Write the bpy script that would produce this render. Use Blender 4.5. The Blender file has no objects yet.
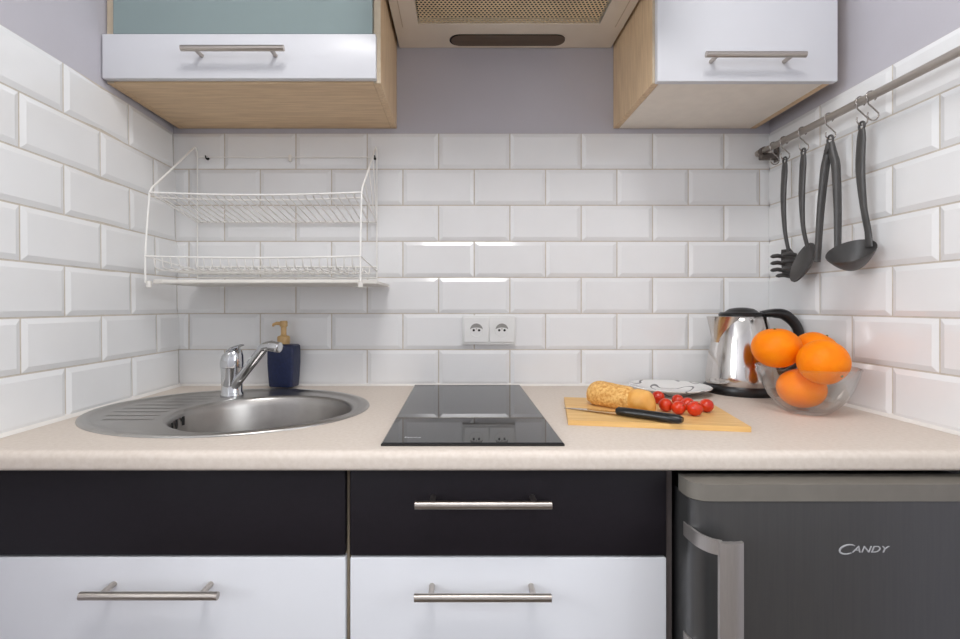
import bpy, bmesh, math, random
from mathutils import Vector, Matrix
random.seed(7)
PI = math.pi
C = bpy.context.scene.collection

# ------------------------------------------------------------------ materials
def lin(c):
    return tuple(((v/255)/12.92 if v/255 <= 0.04045 else ((v/255+0.055)/1.055)**2.4) for v in c) + (1.0,)

def mat(name, rgb, rough=0.5, metal=0.0, var=0.04, scale=30.0, bump=0.0, bscale=None, stretch=(1, 1, 1),
        spec=0.5, trans=0.0, ior=1.5, coat=0.0, rvar=0.0, emit=None, aniso=0.0, rgb2=None, detail=3.0):
    m = bpy.data.materials.new(name); m.use_nodes = True
    nt = m.node_tree; n = nt.nodes; l = nt.links
    p = n['Principled BSDF']
    tc = n.new('ShaderNodeTexCoord'); mp = n.new('ShaderNodeMapping')
    mp.inputs['Scale'].default_value = stretch
    l.new(tc.outputs['Object'], mp.inputs['Vector'])
    nz = n.new('ShaderNodeTexNoise'); nz.inputs['Scale'].default_value = scale; nz.inputs['Detail'].default_value = detail
    l.new(mp.outputs['Vector'], nz.inputs['Vector'])
    rp = n.new('ShaderNodeValToRGB')
    a = lin(rgb)
    b = lin(rgb2) if rgb2 else tuple(v*(1-var*2) for v in a[:3]) + (1,)
    rp.color_ramp.elements[0].position = 0.35; rp.color_ramp.elements[0].color = b
    rp.color_ramp.elements[1].position = 0.65; rp.color_ramp.elements[1].color = a
    l.new(nz.outputs['Fac'], rp.inputs['Fac']); l.new(rp.outputs['Color'], p.inputs['Base Color'])
    p.inputs['Roughness'].default_value = rough; p.inputs['Metallic'].default_value = metal
    p.inputs['Specular IOR Level'].default_value = spec; p.inputs['IOR'].default_value = ior
    p.inputs['Transmission Weight'].default_value = trans; p.inputs['Coat Weight'].default_value = coat
    if aniso: p.inputs['Anisotropic'].default_value = aniso
    if rvar:
        mr = n.new('ShaderNodeMapRange'); mr.inputs['To Min'].default_value = max(0.0, rough-rvar); mr.inputs['To Max'].default_value = rough+rvar
        l.new(nz.outputs['Fac'], mr.inputs['Value']); l.new(mr.outputs['Result'], p.inputs['Roughness'])
    if bump:
        n2 = n.new('ShaderNodeTexNoise'); n2.inputs['Scale'].default_value = bscale or scale; n2.inputs['Detail'].default_value = 2
        l.new(mp.outputs['Vector'], n2.inputs['Vector'])
        bp = n.new('ShaderNodeBump'); bp.inputs['Strength'].default_value = bump; bp.inputs['Distance'].default_value = 0.002
        l.new(n2.outputs['Fac'], bp.inputs['Height']); l.new(bp.outputs['Normal'], p.inputs['Normal'])
    if emit:
        p.inputs['Emission Color'].default_value = lin(emit[0]); p.inputs['Emission Strength'].default_value = emit[1]
    return m

M = {}
M['paint'] = mat('lavender_grey_paint', (192, 189, 196), 0.75, var=0.015, scale=6, bump=0.08, bscale=220)
M['room_paint'] = mat('grey_room_paint', (214, 212, 215), 0.8, var=0.02, scale=5)
M['ceiling'] = mat('white_ceiling_paint', (235, 234, 232), 0.9, var=0.01)
M['tile'] = mat('white_glazed_tile', (235, 235, 235), 0.12, var=0.012, scale=9, bump=0.05, bscale=14, coat=0.2)
M['grout'] = mat('beige_grout', (206, 197, 184), 0.9, var=0.06, scale=60)
M['silicone'] = mat('white_silicone', (232, 228, 222), 0.45, var=0.02)
M['floor'] = mat('grey_oak_floor', (92, 78, 65), 0.5, var=0.12, scale=8, stretch=(1, 12, 1))
M['worktop'] = mat('beige_laminate', (219, 208, 197), 0.55, spec=0.25, var=0.035, scale=140, rgb2=(212, 200, 188), detail=6)
M['black_front'] = mat('black_violet_front', (33, 29, 34), 0.5, var=0.05, scale=120, spec=0.22)
M['white_front'] = mat('white_lacquer_front', (222, 223, 227), 0.3, var=0.01, scale=5)
M['beige_edge'] = mat('beige_edge_band', (206, 190, 166), 0.5, var=0.04, scale=60)
M['white_board'] = mat('cream_white_board', (248, 240, 229), 0.5, var=0.02)
M['oak_x'] = mat('light_oak_along_x', (228, 199, 162), 0.5, var=0.1, scale=14, stretch=(0.8, 9, 9), rgb2=(212, 182, 145), detail=5)
M['oak_z'] = mat('light_oak_upright', (228, 199, 162), 0.5, var=0.1, scale=14, stretch=(9, 9, 0.8), rgb2=(212, 182, 145), detail=5)
M['satin'] = mat('satin_nickel', (190, 182, 174), 0.3, 1.0, var=0.03, scale=40, stretch=(0.2, 20, 20), rvar=0.06)
M['steel'] = mat('brushed_stainless_steel', (186, 183, 179), 0.3, 1.0, var=0.05, scale=30, stretch=(1, 26, 26), rvar=0.06, bump=0.05, bscale=60)
M['steel_bowl'] = mat('satin_stainless_steel', (176, 172, 168), 0.36, 1.0, var=0.06, scale=22, rvar=0.05)
M['chrome'] = mat('polished_chrome', (205, 206, 208), 0.07, 1.0, var=0.01)
M['kettle_steel'] = mat('polished_kettle_steel', (212, 208, 205), 0.13, 1.0, var=0.02, scale=12, rvar=0.02)
M['dark'] = mat('dark_recess', (24, 22, 22), 0.7, var=0.1)
M['black_plastic'] = mat('black_plastic', (26, 25, 26), 0.32, var=0.06, scale=90)
M['rail_steel'] = mat('dull_rail_steel', (186, 178, 170), 0.4, 0.6, var=0.06, scale=20, stretch=(9, 0.4, 9))
M['hook_steel'] = mat('hook_steel', (168, 162, 156), 0.25, 1.0, var=0.03)
M['nylon'] = mat('grey_nylon', (74, 72, 71), 0.42, var=0.06, scale=50, bump=0.04)
M['rack_wire'] = mat('white_coated_wire', (246, 244, 240), 0.35, var=0.02)
M['tray_plastic'] = mat('white_tray_plastic', (232, 228, 221), 0.4, var=0.02)
M['hob_glass'] = mat('black_ceramic_glass', (20, 20, 22), 0.035, var=0.05, scale=8, spec=0.6, coat=0.0)
M['print'] = mat('pale_grey_print', (205, 205, 208), 0.5, var=0.02)
M['socket'] = mat('white_socket_plastic', (232, 232, 230), 0.3, var=0.01)
M['hood'] = mat('warm_white_enamel', (240, 230, 215), 0.4, var=0.04, scale=7, rgb2=(234, 223, 207))
M['grille'] = mat('beige_grille', (240, 220, 182), 0.5, var=0.08, scale=14)
M['lens'] = mat('smoky_lamp_lens', (104, 86, 66), 0.3, var=0.1, scale=12, stretch=(1, 6, 1))
M['fridge'] = mat('dark_grey_fridge_steel', (106, 106, 106), 0.36, 0.75, var=0.03, scale=18, stretch=(14, 14, 0.5), rvar=0.04)
M['fridge_cap'] = mat('grey_fridge_top', (126, 121, 113), 0.4, 0.1, var=0.03, scale=40)
M['fridge_handle'] = mat('silver_handle', (186, 180, 176), 0.36, 0.75, var=0.03, scale=40, stretch=(20, 20, 1))
M['gap_panel'] = mat('grey_brown_panel', (92, 84, 82), 0.5, var=0.05)
M['navy'] = mat('navy_ceramic', (28, 39, 76), 0.4, var=0.14, scale=150, bump=0.35, bscale=170)
M['tan'] = mat('tan_pump_plastic', (206, 168, 112), 0.35, var=0.05)
M['board'] = mat('pale_bamboo', (232, 190, 124), 0.5, var=0.08, scale=10, stretch=(1.2, 14, 14), rgb2=(220, 174, 106), detail=4)
M['crust'] = mat('golden_crust', (244, 200, 124), 0.65, var=0.2, scale=170, bump=1.0, bscale=260, rgb2=(206, 142, 64), detail=5)
M['crust_s'] = mat('smooth_crust', (236, 178, 96), 0.5, var=0.1, scale=40, bump=0.2, bscale=90, rgb2=(222, 156, 70))
M['blade'] = mat('knife_steel', (196, 190, 184), 0.22, 1.0, var=0.04, scale=30)
M['tomato'] = mat('cherry_tomato_skin', (218, 62, 16), 0.28, var=0.2, scale=40, rgb2=(196, 34, 10), coat=0.2)
M['stem'] = mat('tomato_scar', (120, 92, 40), 0.6)
M['orange'] = mat('orange_peel', (255, 142, 0), 0.5, var=0.06, scale=40, bump=0.3, bscale=230, rgb2=(252, 130, 0), spec=0.22)
M['calyx'] = mat('orange_stem_button', (104, 112, 44), 0.6)

def glass_thin(name, tint=(0.99, 0.995, 0.993)):
    m = bpy.data.materials.new(name); m.use_nodes = True
    nt = m.node_tree; n = nt.nodes; l = nt.links
    n.remove(n['Principled BSDF']); out = n['Material Output']
    t = n.new('ShaderNodeBsdfTransparent'); t.inputs['Color'].default_value = (*tint, 1)
    g = n.new('ShaderNodeBsdfGlossy'); g.inputs['Roughness'].default_value = 0.02
    lw_ = n.new('ShaderNodeLayerWeight'); lw_.inputs['Blend'].default_value = 0.5
    pw = n.new('ShaderNodeMath'); pw.operation = 'POWER'; pw.inputs[1].default_value = 2.6; l.new(lw_.outputs['Facing'], pw.inputs[0])
    f = n.new('ShaderNodeMapRange'); f.inputs['To Min'].default_value = 0.03; f.inputs['To Max'].default_value = 0.85; l.new(pw.outputs[0], f.inputs['Value'])
    nz = n.new('ShaderNodeTexNoise'); nz.inputs['Scale'].default_value = 8
    bp = n.new('ShaderNodeBump'); bp.inputs['Strength'].default_value = 0.03; l.new(nz.outputs['Fac'], bp.inputs['Height'])
    l.new(bp.outputs['Normal'], g.inputs['Normal'])
    mx = n.new('ShaderNodeMixShader'); l.new(f.outputs['Result'], mx.inputs['Fac'])
    l.new(t.outputs[0], mx.inputs[1]); l.new(g.outputs[0], mx.inputs[2]); l.new(mx.outputs[0], out.inputs['Surface'])
    return m
M['bowl_glass'] = glass_thin('clear_bowl_glass')
M['frosted'] = mat('frosted_teal_glass', (166, 184, 184), 0.22, var=0.03, scale=3, trans=0.35, ior=1.45)

def plate_mat():
    m = mat('white_patterned_porcelain', (236, 235, 232), 0.2, var=0.01, coat=0.3)
    nt = m.node_tree; n = nt.nodes; l = nt.links; p = n['Principled BSDF']
    tc = n.new('ShaderNodeTexCoord')
    nz = n.new('ShaderNodeTexNoise'); nz.inputs['Scale'].default_value = 16; nz.inputs['Detail'].default_value = 0.6
    l.new(tc.outputs['Object'], nz.inputs['Vector'])
    r = n.new('ShaderNodeValToRGB'); e = r.color_ramp.elements
    e[0].position = 0.485; e[0].color = lin((236, 235, 232)); e[1].position = 0.53; e[1].color = lin((236, 235, 232))
    k = e.new(0.497); k.color = lin((104, 102, 104)); k = e.new(0.518); k.color = lin((120, 118, 120))
    l.new(nz.outputs['Fac'], r.inputs['Fac']); l.new(r.outputs['Color'], p.inputs['Base Color'])
    return m
M['plate'] = plate_mat()

# ------------------------------------------------------------------ mesh helpers
def obj(name, bm, mats, parent=None, smooth=None, kind=None):
    me = bpy.data.meshes.new(name)
    bmesh.ops.recalc_face_normals(bm, faces=bm.faces)
    bm.to_mesh(me); bm.free()
    o = bpy.data.objects.new(name, me); C.objects.link(o)
    for m in (mats if isinstance(mats, (list, tuple)) else [mats]):
        me.materials.append(m)
    if smooth is not None:
        for f in me.polygons: f.use_smooth = True
        me.set_sharp_from_angle(angle=math.radians(smooth))
    if parent is not None:
        o.parent = parent
        bpy.context.view_layer.update() if False else None
        o.matrix_parent_inverse = Matrix.Translation(-parent_world(parent))
    if kind: o['kind'] = kind
    return o

def parent_world(p):
    v = Vector((0, 0, 0))
    if p.parent is None: return Vector(p.location)
    return v        # parts are built in world coordinates with their origin at the world origin

def tag(o, label, cat, group=None):
    o['label'] = label; o['category'] = cat
    if group: o['group'] = group
    return o

def thing(name, label, cat, loc, group=None):
    o = bpy.data.objects.new(name, None); C.objects.link(o); o.location = loc
    o.empty_display_size = 0.03
    return tag(o, label, cat, group)

def box(bm, x0, x1, y0, y1, z0, z1, bev=0.0, seg=2, mi=0):
    b = bmesh.new(); bmesh.ops.create_cube(b, size=1)
    for v in b.verts:
        v.co = Vector(((x0+x1)/2+v.co.x*(x1-x0), (y0+y1)/2+v.co.y*(y1-y0), (z0+z1)/2+v.co.z*(z1-z0)))
    if bev: bmesh.ops.bevel(b, geom=list(b.edges), offset=bev, segments=seg, affect='EDGES', profile=0.5)
    merge(bm, b, mi)
    return bm

def merge(bm, b, mi=0):
    mp = {}
    for v in b.verts: mp[v] = bm.verts.new(v.co)
    for f in b.faces:
        try:
            g = bm.faces.new([mp[v] for v in f.verts]); g.material_index = mi
        except ValueError: pass
    b.free()

def frame_at(t, up=Vector((0, 0, 1))):
    t = t.normalized()
    if abs(t.dot(up)) > 0.98: up = Vector((0, 1, 0))
    a = t.cross(up).normalized(); b = a.cross(t).normalized()
    return a, b

def tube(bm, pts, r, seg=10, cap=True, mi=0, flat=None, up=None, closed=False):
    """sweep a circle (or ellipse: flat=(ra,rb) lists) along pts; r scalar or list"""
    pts = [Vector(p) for p in pts]; n = len(pts)
    rs = r if isinstance(r, (list, tuple)) else [r]*n
    rings = []; a = b = None
    for i, p in enumerate(pts):
        if closed: t = pts[(i+1) % n]-pts[i-1]
        else: t = pts[min(i+1, n-1)]-pts[max(i-1, 0)]
        t.normalize()
        if a is None or up is not None:
            a, b = frame_at(t, up or Vector((0, 0, 1)))
        else:
            a = (a-t*a.dot(t)).normalized(); b = a.cross(t).normalized()
        rr = rs[i]; ra, rb = (rr if isinstance(rr, (list, tuple)) else (rr, rr))
        rings.append([bm.verts.new(p+a*ra*math.cos(2*PI*k/seg)+b*rb*math.sin(2*PI*k/seg)) for k in range(seg)])
    m = n if closed else n-1
    for i in range(m):
        R0, R1 = rings[i], rings[(i+1) % n]
        for k in range(seg):
            f = bm.faces.new((R0[k], R0[(k+1) % seg], R1[(k+1) % seg], R1[k])); f.material_index = mi
    if cap and not closed:
        for R in (rings[0], rings[-1]):
            f = bm.faces.new(R); f.material_index = mi
    return bm

def spline(pts, n=8):
    P = [Vector(p) for p in pts]; out = []
    for i in range(len(P)-1):
        p0 = P[max(i-1, 0)]; p1 = P[i]; p2 = P[i+1]; p3 = P[min(i+2, len(P)-1)]
        for k in range(n):
            t = k/n
            out.append(0.5*((2*p1)+(p2-p0)*t+(2*p0-5*p1+4*p2-p3)*t*t+(3*p1-p0-3*p2+p3)*t**3))
    out.append(P[-1]); return out

def lerp_list(vals, n):
    out = []
    for i in range(len(vals)-1):
        for k in range(n):
            t = k/n; a, b = vals[i], vals[i+1]
            out.append(tuple(x+(y-x)*t for x, y in zip(a, b)) if isinstance(a, (tuple, list)) else a+(b-a)*t)
    out.append(vals[-1]); return out

def lathe(bm, prof, cx=0, cy=0, seg=48, mi=0, cap0=False, cap1=False, sx=1, sy=1):
    rings = []
    for (r, z) in prof:
        if r < 1e-6: rings.append([bm.verts.new((cx, cy, z))])
        else: rings.append([bm.verts.new((cx+sx*r*math.cos(2*PI*k/seg), cy+sy*r*math.sin(2*PI*k/seg), z)) for k in range(seg)])
    for i in range(len(rings)-1):
        A, B = rings[i], rings[i+1]
        for k in range(seg):
            k2 = (k+1) % seg
            if len(A) == 1 and len(B) == 1: continue
            if len(A) == 1: f = bm.faces.new((A[0], B[k2], B[k]))
            elif len(B) == 1: f = bm.faces.new((A[k], A[k2], B[0]))
            else: f = bm.faces.new((A[k], A[k2], B[k2], B[k]))
            f.material_index = mi
    if cap0 and len(rings[0]) > 1: bm.faces.new(rings[0]).material_index = mi
    if cap1 and len(rings[-1]) > 1: bm.faces.new(rings[-1]).material_index = mi
    return bm

def prism(bm, poly, fn, h0, h1, mi=0):
    """poly: 2D points; fn(u,v,h)->xyz"""
    A = [bm.verts.new(fn(u, v, h0)) for u, v in poly]; B = [bm.verts.new(fn(u, v, h1)) for u, v in poly]
    n = len(poly)
    for k in range(n):
        bm.faces.new((A[k], A[(k+1) % n], B[(k+1) % n], B[k])).material_index = mi
    bm.faces.new(A).material_index = mi; bm.faces.new(B).material_index = mi
    return bm

def bevel_all(bm, off, seg=2, ang=30):
    es = [e for e in bm.edges if len(e.link_faces) == 2 and e.calc_face_angle(0) > math.radians(ang)]
    bmesh.ops.bevel(bm, geom=es, offset=off, segments=seg, affect='EDGES', profile=0.5)
    return bm

def text_bm(body, size, shear=0.0):
    cu = bpy.data.curves.new('t', 'FONT'); cu.body = body; cu.size = size; cu.shear = shear; cu.extrude = 0.0004
    o = bpy.data.objects.new('t', cu); C.objects.link(o)
    dg = bpy.context.evaluated_depsgraph_get(); me = bpy.data.meshes.new_from_object(o.evaluated_get(dg))
    bm = bmesh.new(); bm.from_mesh(me)
    bpy.data.objects.remove(o); bpy.data.curves.remove(cu); bpy.data.meshes.remove(me)
    return bm

# ------------------------------------------------------------------ setting
XR = 0.873                       # tiled face of the right wall
ZW = 0.900                       # worktop height
def XL(z, d=0.0): return -0.789-0.0254*(z-0.9)*(1-0.7*min(1.0, d/0.3))       # tiled face of the left wall (leans a little at the corner)
TH = 0.008                       # tile thickness
ROOM = 3.4; HC = 2.6
Z0, PV, PU = 0.9000, 0.1023, 0.2023
NR = 7
def tile_layer(bm, u0, u1, even, odd, fn):
    g = 0.0016; b = 0.0105
    cuts = [u0]+[c for c in (0.1, 0.2, 0.3) if u0 >= 0]+[u1]
    zs = [ZW-0.01+(Z0+NR*PV-0.001-ZW+0.01)*k/4 for k in range(5)]
    for ca, cb in zip(cuts[:-1], cuts[1:]):
        for za, zc in zip(zs[:-1], zs[1:]):
            prism(bm, [(ca, za), (cb, za), (cb, zc), (ca, zc)], fn, -0.0005-TH, -0.0040, 1)
    for r in range(NR):
        off = even if r % 2 == 0 else odd
        n0 = math.floor((u0-off)/PU)
        z0 = Z0+r*PV+g; z1 = Z0+(r+1)*PV-g
        for k in range(n0, n0+int((u1-u0)/PU)+3):
            a = off+k*PU+g; c = off+(k+1)*PU-g
            a2 = max(a, u0); c2 = min(c, u1)
            if c2-a2 < 0.006: continue
            ia = a2+(b if a2 == a else 0.0005); ic = c2-(b if c2 == c else 0.0005)
            if ic-ia < 0.003: ia = ic = (a2+c2)/2; ia -= 0.001; ic += 0.001
            lo = [(a2, z0), (c2, z0), (c2, z1), (a2, z1)]; hi = [(ia, z0+b), (ic, z0+b), (ic, z1-b), (ia, z1-b)]
            L0 = [bm.verts.new(fn(u, v, -TH+0.0035)) for u, v in lo]
            L1 = [bm.verts.new(fn(u, v, -0.0036)) for u, v in lo]
            L2 = [bm.verts.new(fn(u, v, 0)) for u, v in hi]
            for A, B in ((L0, L1), (L1, L2)):
                for i in range(4):
                    bm.faces.new((A[i], A[(i+1) % 4], B[(i+1) % 4], B[i])).material_index = 2
            bm.faces.new(L2).material_index = 2

# back wall: y = +TH is the paint; tiles stand in front to y = 0
bm = bmesh.new(); box(bm, -0.95, XR+TH+0.1, TH, TH+0.12, 0, HC)
tile_layer(bm, -0.8125, XR+0.004, -0.0608, 0.0404, lambda u, v, h: (u, -h, v))
obj('wall_back', bm, [M['paint'], M['grout'], M['tile']], kind='structure')
# side walls of the cooking niche; beyond them the room opens up to both sides
ND = 0.95; RW = 2.5
bm = bmesh.new()
def lw(u, v, h): return (XL(v, max(0, u))+h, -u, v)
for (ua, ub) in ((-TH, 0.1), (0.1, 0.2), (0.2, 0.3), (0.3, ND)):
    for (va, vb) in ((0, HC),):
        prism(bm, [(ua, va), (ub, va), (ub, vb), (ua, vb)], lw, -TH-0.1, -TH, 0)
tile_layer(bm, 0.0, ND-0.02, 0.203, 0.1015, lw)
obj('wall_left', bm, [M['paint'], M['grout'], M['tile']], kind='structure')
bm = bmesh.new()
def rw(u, v, h): return (XR-h, -u, v)
prism(bm, [(-TH, 0), (ND, 0), (ND, HC), (-TH, HC)], rw, -TH-0.1, -TH, 0)
tile_layer(bm, 0.0, ND-0.02, 0.1945, 0.2935, rw)
obj('wall_right', bm, [M['paint'], M['grout'], M['tile']], kind='structure')
bm = bmesh.new(); box(bm, -RW-0.1, -0.93, -ND, -ND+0.1, 0, HC); obj('wall_return_left', bm, M['room_paint'], kind='structure')
bm = bmesh.new(); box(bm, XR+TH+0.1, RW+0.1, -ND, -ND+0.1, 0, HC); obj('wall_return_right', bm, M['room_paint'], kind='structure')
bm = bmesh.new(); box(bm, -RW-0.1, RW+0.1, -ROOM-0.12, -ROOM, 0, HC); obj('wall_front', bm, M['room_paint'], kind='structure')
WY0, WY1, WZ0, WZ1 = -3.15, -1.15, 1.15, 2.45
for n_, sg in ((1, -1), (2, 1)):
    xa_, xb_ = sorted((sg*RW, sg*(RW+0.12)))
    bm = bmesh.new()
    box(bm, xa_, xb_, -ROOM, WY0, 0, HC); box(bm, xa_, xb_, WY1, -ND, 0, HC)
    box(bm, xa_, xb_, WY0, WY1, 0, WZ0); box(bm, xa_, xb_, WY0, WY1, WZ1, HC)
    obj('wall_far_left' if sg < 0 else 'wall_far_right', bm, M['room_paint'], kind='structure')
    bm = bmesh.new(); w = 0.05
    for (a, b, c, d) in ((WY0, WY1, WZ0, WZ0+w), (WY0, WY1, WZ1-w, WZ1), (WY0, WY0+w, WZ0, WZ1), (WY1-w, WY1, WZ0, WZ1), (-2.17, -2.13, WZ0, WZ1)):
        box(bm, xa_+0.02, xb_-0.02, a, b, c, d)
    obj('window_%d' % n_, bm, M['socket'], kind='structure')  # unseen side windows, added to throw light onto the niche walls
bm = bmesh.new(); box(bm, -RW-0.15, RW+0.15, -ROOM-0.15, 0.13, -0.1, 0.0); obj('floor', bm, M['floor'], kind='structure')
bm = bmesh.new(); box(bm, -RW-0.15, RW+0.15, -ROOM-0.15, 0.13, HC, HC+0.1); obj('ceiling', bm, M['ceiling'], kind='structure')
# silicone beads
def bead(bm, fn, a, b, r=0.0045):
    prof = [(0, 0), (r, 0), (r*0.45, r*0.45), (0, r)]
    A = [bm.verts.new(fn(a, p, q)) for p, q in prof]; B = [bm.verts.new(fn(b, p, q)) for p, q in prof]
    for k in range(4): bm.faces.new((A[k], A[(k+1) % 4], B[(k+1) % 4], B[k]))
    bm.faces.new(A); bm.faces.new(B)
bm = bmesh.new(); bead(bm, lambda u, p, q: (u, -p+0.004, ZW+0.0002+q), XL(0.9), XR, 0.0075); obj('trim_1', bm, M['silicone'], kind='structure')
bm = bmesh.new(); bead(bm, lambda u, p, q: (XL(0.9)+p-0.004, -u, ZW+0.0002+q), 0.0, 0.630, 0.0085); obj('trim_2', bm, M['silicone'], kind='structure')
bm = bmesh.new(); bead(bm, lambda u, p, q: (XR-p+0.004, -u, ZW+0.0002+q), 0.0, 0.630, 0.0085); obj('trim_3', bm, M['silicone'], kind='structure')

# ------------------------------------------------------------------ worktop (with a hole for the sink)
SX, SD, SA, SB = -0.4968, 0.3106, 0.2942, 0.2453      # sink outline: centre x, distance from wall, half axes
BX, BD, BR = -0.4169, 0.3435, 0.1830                 # bowl opening
bm = bmesh.new()
prof = [(0.002, ZW), (0.619, ZW)]
for k in range(7):
    a = PI/2*k/6; prof.append((0.621+0.012*math.sin(a), ZW-0.012+0.012*math.cos(a)))
for k in range(5):
    a = PI/2*k/4; prof.append((0.627+0.006*math.cos(a), ZW-0.0245-0.006*math.sin(a)))
prof += [(0.61, ZW-0.0305), (0.002, ZW-0.0305)]
prism(bm, prof, lambda u, v, h: (h, -u, v), XL(0.9)+0.0015, XR-0.0015)
worktop = obj('worktop', bm, M['worktop'])
bm = bmesh.new(); lathe(bm, [(1, 0.8), (1, 1.0)], SX, -SD, 64, cap0=True, cap1=True, sx=SA-0.012, sy=SB-0.012)
cut = obj('cut', bm, M['worktop'])
md = worktop.modifiers.new('b', 'BOOLEAN'); md.operation = 'DIFFERENCE'; md.object = cut; md.solver = 'EXACT'
dg = bpy.context.evaluated_depsgraph_get()
me = bpy.data.meshes.new_from_object(worktop.evaluated_get(dg)); worktop.modifiers.clear()
worktop.data = me; bpy.data.objects.remove(cut)
for f in me.polygons: f.use_smooth = True
me.set_sharp_from_angle(angle=math.radians(35))
tag(worktop, 'beige speckled laminate kitchen worktop with rounded front edge, running from wall to wall', 'worktop')

# ------------------------------------------------------------------ base cabinets
def bar_handle(bm, x0, x1, y_door, z, px, out=0.033, r=0.0062):
    tube(bm, [(x0, y_door-out, z), (x1, y_door-out, z)], r, 14)
    for p in px: tube(bm, [(p, y_door+0.0005, z), (p, y_door-out, z)], 0.0046, 12)
    return bm

YD = -0.605          # front face of base doors
def front(name, parent, x0, x1, z0, z1, m, label=None, yf=YD, t=0.018):
    bm = bmesh.new(); box(bm, x0, x1, yf, yf+t, z0, z1, 0.0025, 2)
    o = obj(name, bm, m, parent, 40)
    if label: o['label'] = label
    return o

t = thing('sink_base_cabinet', 'base cabinet under the sink with blank black upper panel and white door below', 'cabinet', (-0.49, -0.3, 0))
xa, xb = -0.760, -0.1815
for s in (xa, xb-0.016):
    bm = bmesh.new(); box(bm, s, s+0.016, -0.586, -0.02, 0.10, 0.8690); obj('side_panel', bm, M['beige_edge'], t)
bm = bmesh.new(); box(bm, xa+0.017, xb-0.017, -0.575, -0.02, 0.10, 0.116); obj('bottom_panel', bm, M['white_board'], t)
bm = bmesh.new(); box(bm, xa+0.017, xb-0.017, -0.028, -0.02, 0.118, 0.7); obj('back_panel', bm, M['white_board'], t)
bm = bmesh.new(); box(bm, xa, xb, -0.545, -0.53, 0.0, 0.099); obj('plinth', bm, M['black_front'], t)
front('front_panel', t, -0.764, -0.1845, 0.725, 0.8655, M['black_front'], 'blank black upper panel')
d = front('door', t, -0.764, -0.1845, 0.13, 0.722, M['white_front'], 'white door')
obj('handle', bar_handle(bmesh.new(), -0.5853, -0.3727, YD, 0.6796, (-0.5556, -0.4004)), M['satin'], d, 40)['label'] = 'satin steel bar handle'

t = thing('drawer_base_cabinet', 'base cabinet under the hob with a black drawer above a white drawer', 'cabinet', (0.08, -0.3, 0))
xa, xb = -0.180, 0.334
for s in (xa, xb-0.016):
    bm = bmesh.new(); box(bm, s, s+0.016, -0.586, -0.02, 0.10, 0.8690); obj('side_panel', bm, M['beige_edge'], t)
bm = bmesh.new(); box(bm, xa+0.017, xb-0.017, -0.575, -0.02, 0.10, 0.116); obj('bottom_panel', bm, M['white_board'], t)
bm = bmesh.new(); box(bm, xa+0.017, xb-0.017, -0.028, -0.02, 0.118, 0.85); obj('back_panel', bm, M['white_board'], t)
bm = bmesh.new(); box(bm, xa, xb, -0.545, -0.53, 0.0, 0.099); obj('plinth', bm, M['black_front'], t)
d = front('drawer', t, -0.1768, 0.3320, 0.7245, 0.8655, M['black_front'], 'black upper drawer front')
obj('handle', bar_handle(bmesh.new(), -0.0695, 0.1413, YD, 0.8194, (-0.0431, 0.1159)), M['satin'], d, 40)['label'] = 'satin steel bar handle on black drawer'
d = front('drawer', t, -0.1768, 0.3320, 0.13, 0.7215, M['white_front'], 'white lower drawer front')
obj('handle', bar_handle(bmesh.new(), -0.0705, 0.1404, YD, 0.6767, (-0.0450, 0.1140)), M['satin'], d, 40)['label'] = 'satin steel bar handle on white drawer'
bm = bmesh.new(); box(bm, 0.3347, 0.3434, -0.597, -0.03, 0.0, 0.8690); 
tag(obj('filler_panel', bm, M['gap_panel']), 'narrow grey brown upright panel between drawer cabinet and fridge', 'panel')

# ------------------------------------------------------------------ fridge
t = thing('refrigerator', 'small dark grey under-counter fridge with silver handle beside the drawer cabinet', 'fridge', (0.613, -0.3, 0))
FX0, FX1 = 0.3478, 0.862
def rounded(x0, x1, d0, d1, r, n=8):
    P = [(x0, d0)]
    for k in range(n+1):
        a = PI/2*k/n; P.append((x0+r-r*math.cos(a), d1-r+r*math.sin(a)))
    for k in range(n+1):
        a = PI/2*k/n; P.append((x1-r+r*math.sin(a), d1-r+r*math.cos(a)))
    P.append((x1, d0)); return P
fz = lambda u, v, h: (u, -v, h)
bm = bmesh.new(); box(bm, FX0+0.005, FX1-0.004, -0.606, -0.04, 0.03, 0.832); obj('body', bm, M['fridge'], t)
for fx in (FX0+0.04, FX1-0.04):
    for fd in (0.1, 0.5):
        bm = bmesh.new(); lathe(bm, [(0.018, 0), (0.018, 0.0295)], fx, -fd, 16, cap0=True, cap1=True); obj('foot', bm, M['black_plastic'], t)
bm = bmesh.new(); prism(bm, rounded(FX0, FX1, 0.612, 0.6595, 0.026), fz, 0.8335, 0.8590); bevel_all(bm, 0.005, 3, 50)
obj('door_cap', bm, M['fridge_cap'], t, 40)['label'] = 'lighter grey rounded cap along the top of the door'
bm = bmesh.new(); prism(bm, rounded(FX0+0.001, FX1-0.001, 0.612, 0.6575, 0.021), fz, 0.06, 0.8325); 
door = obj('door', bm, M['fridge'], t, 40); door['label'] = 'dark grey steel door'
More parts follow.
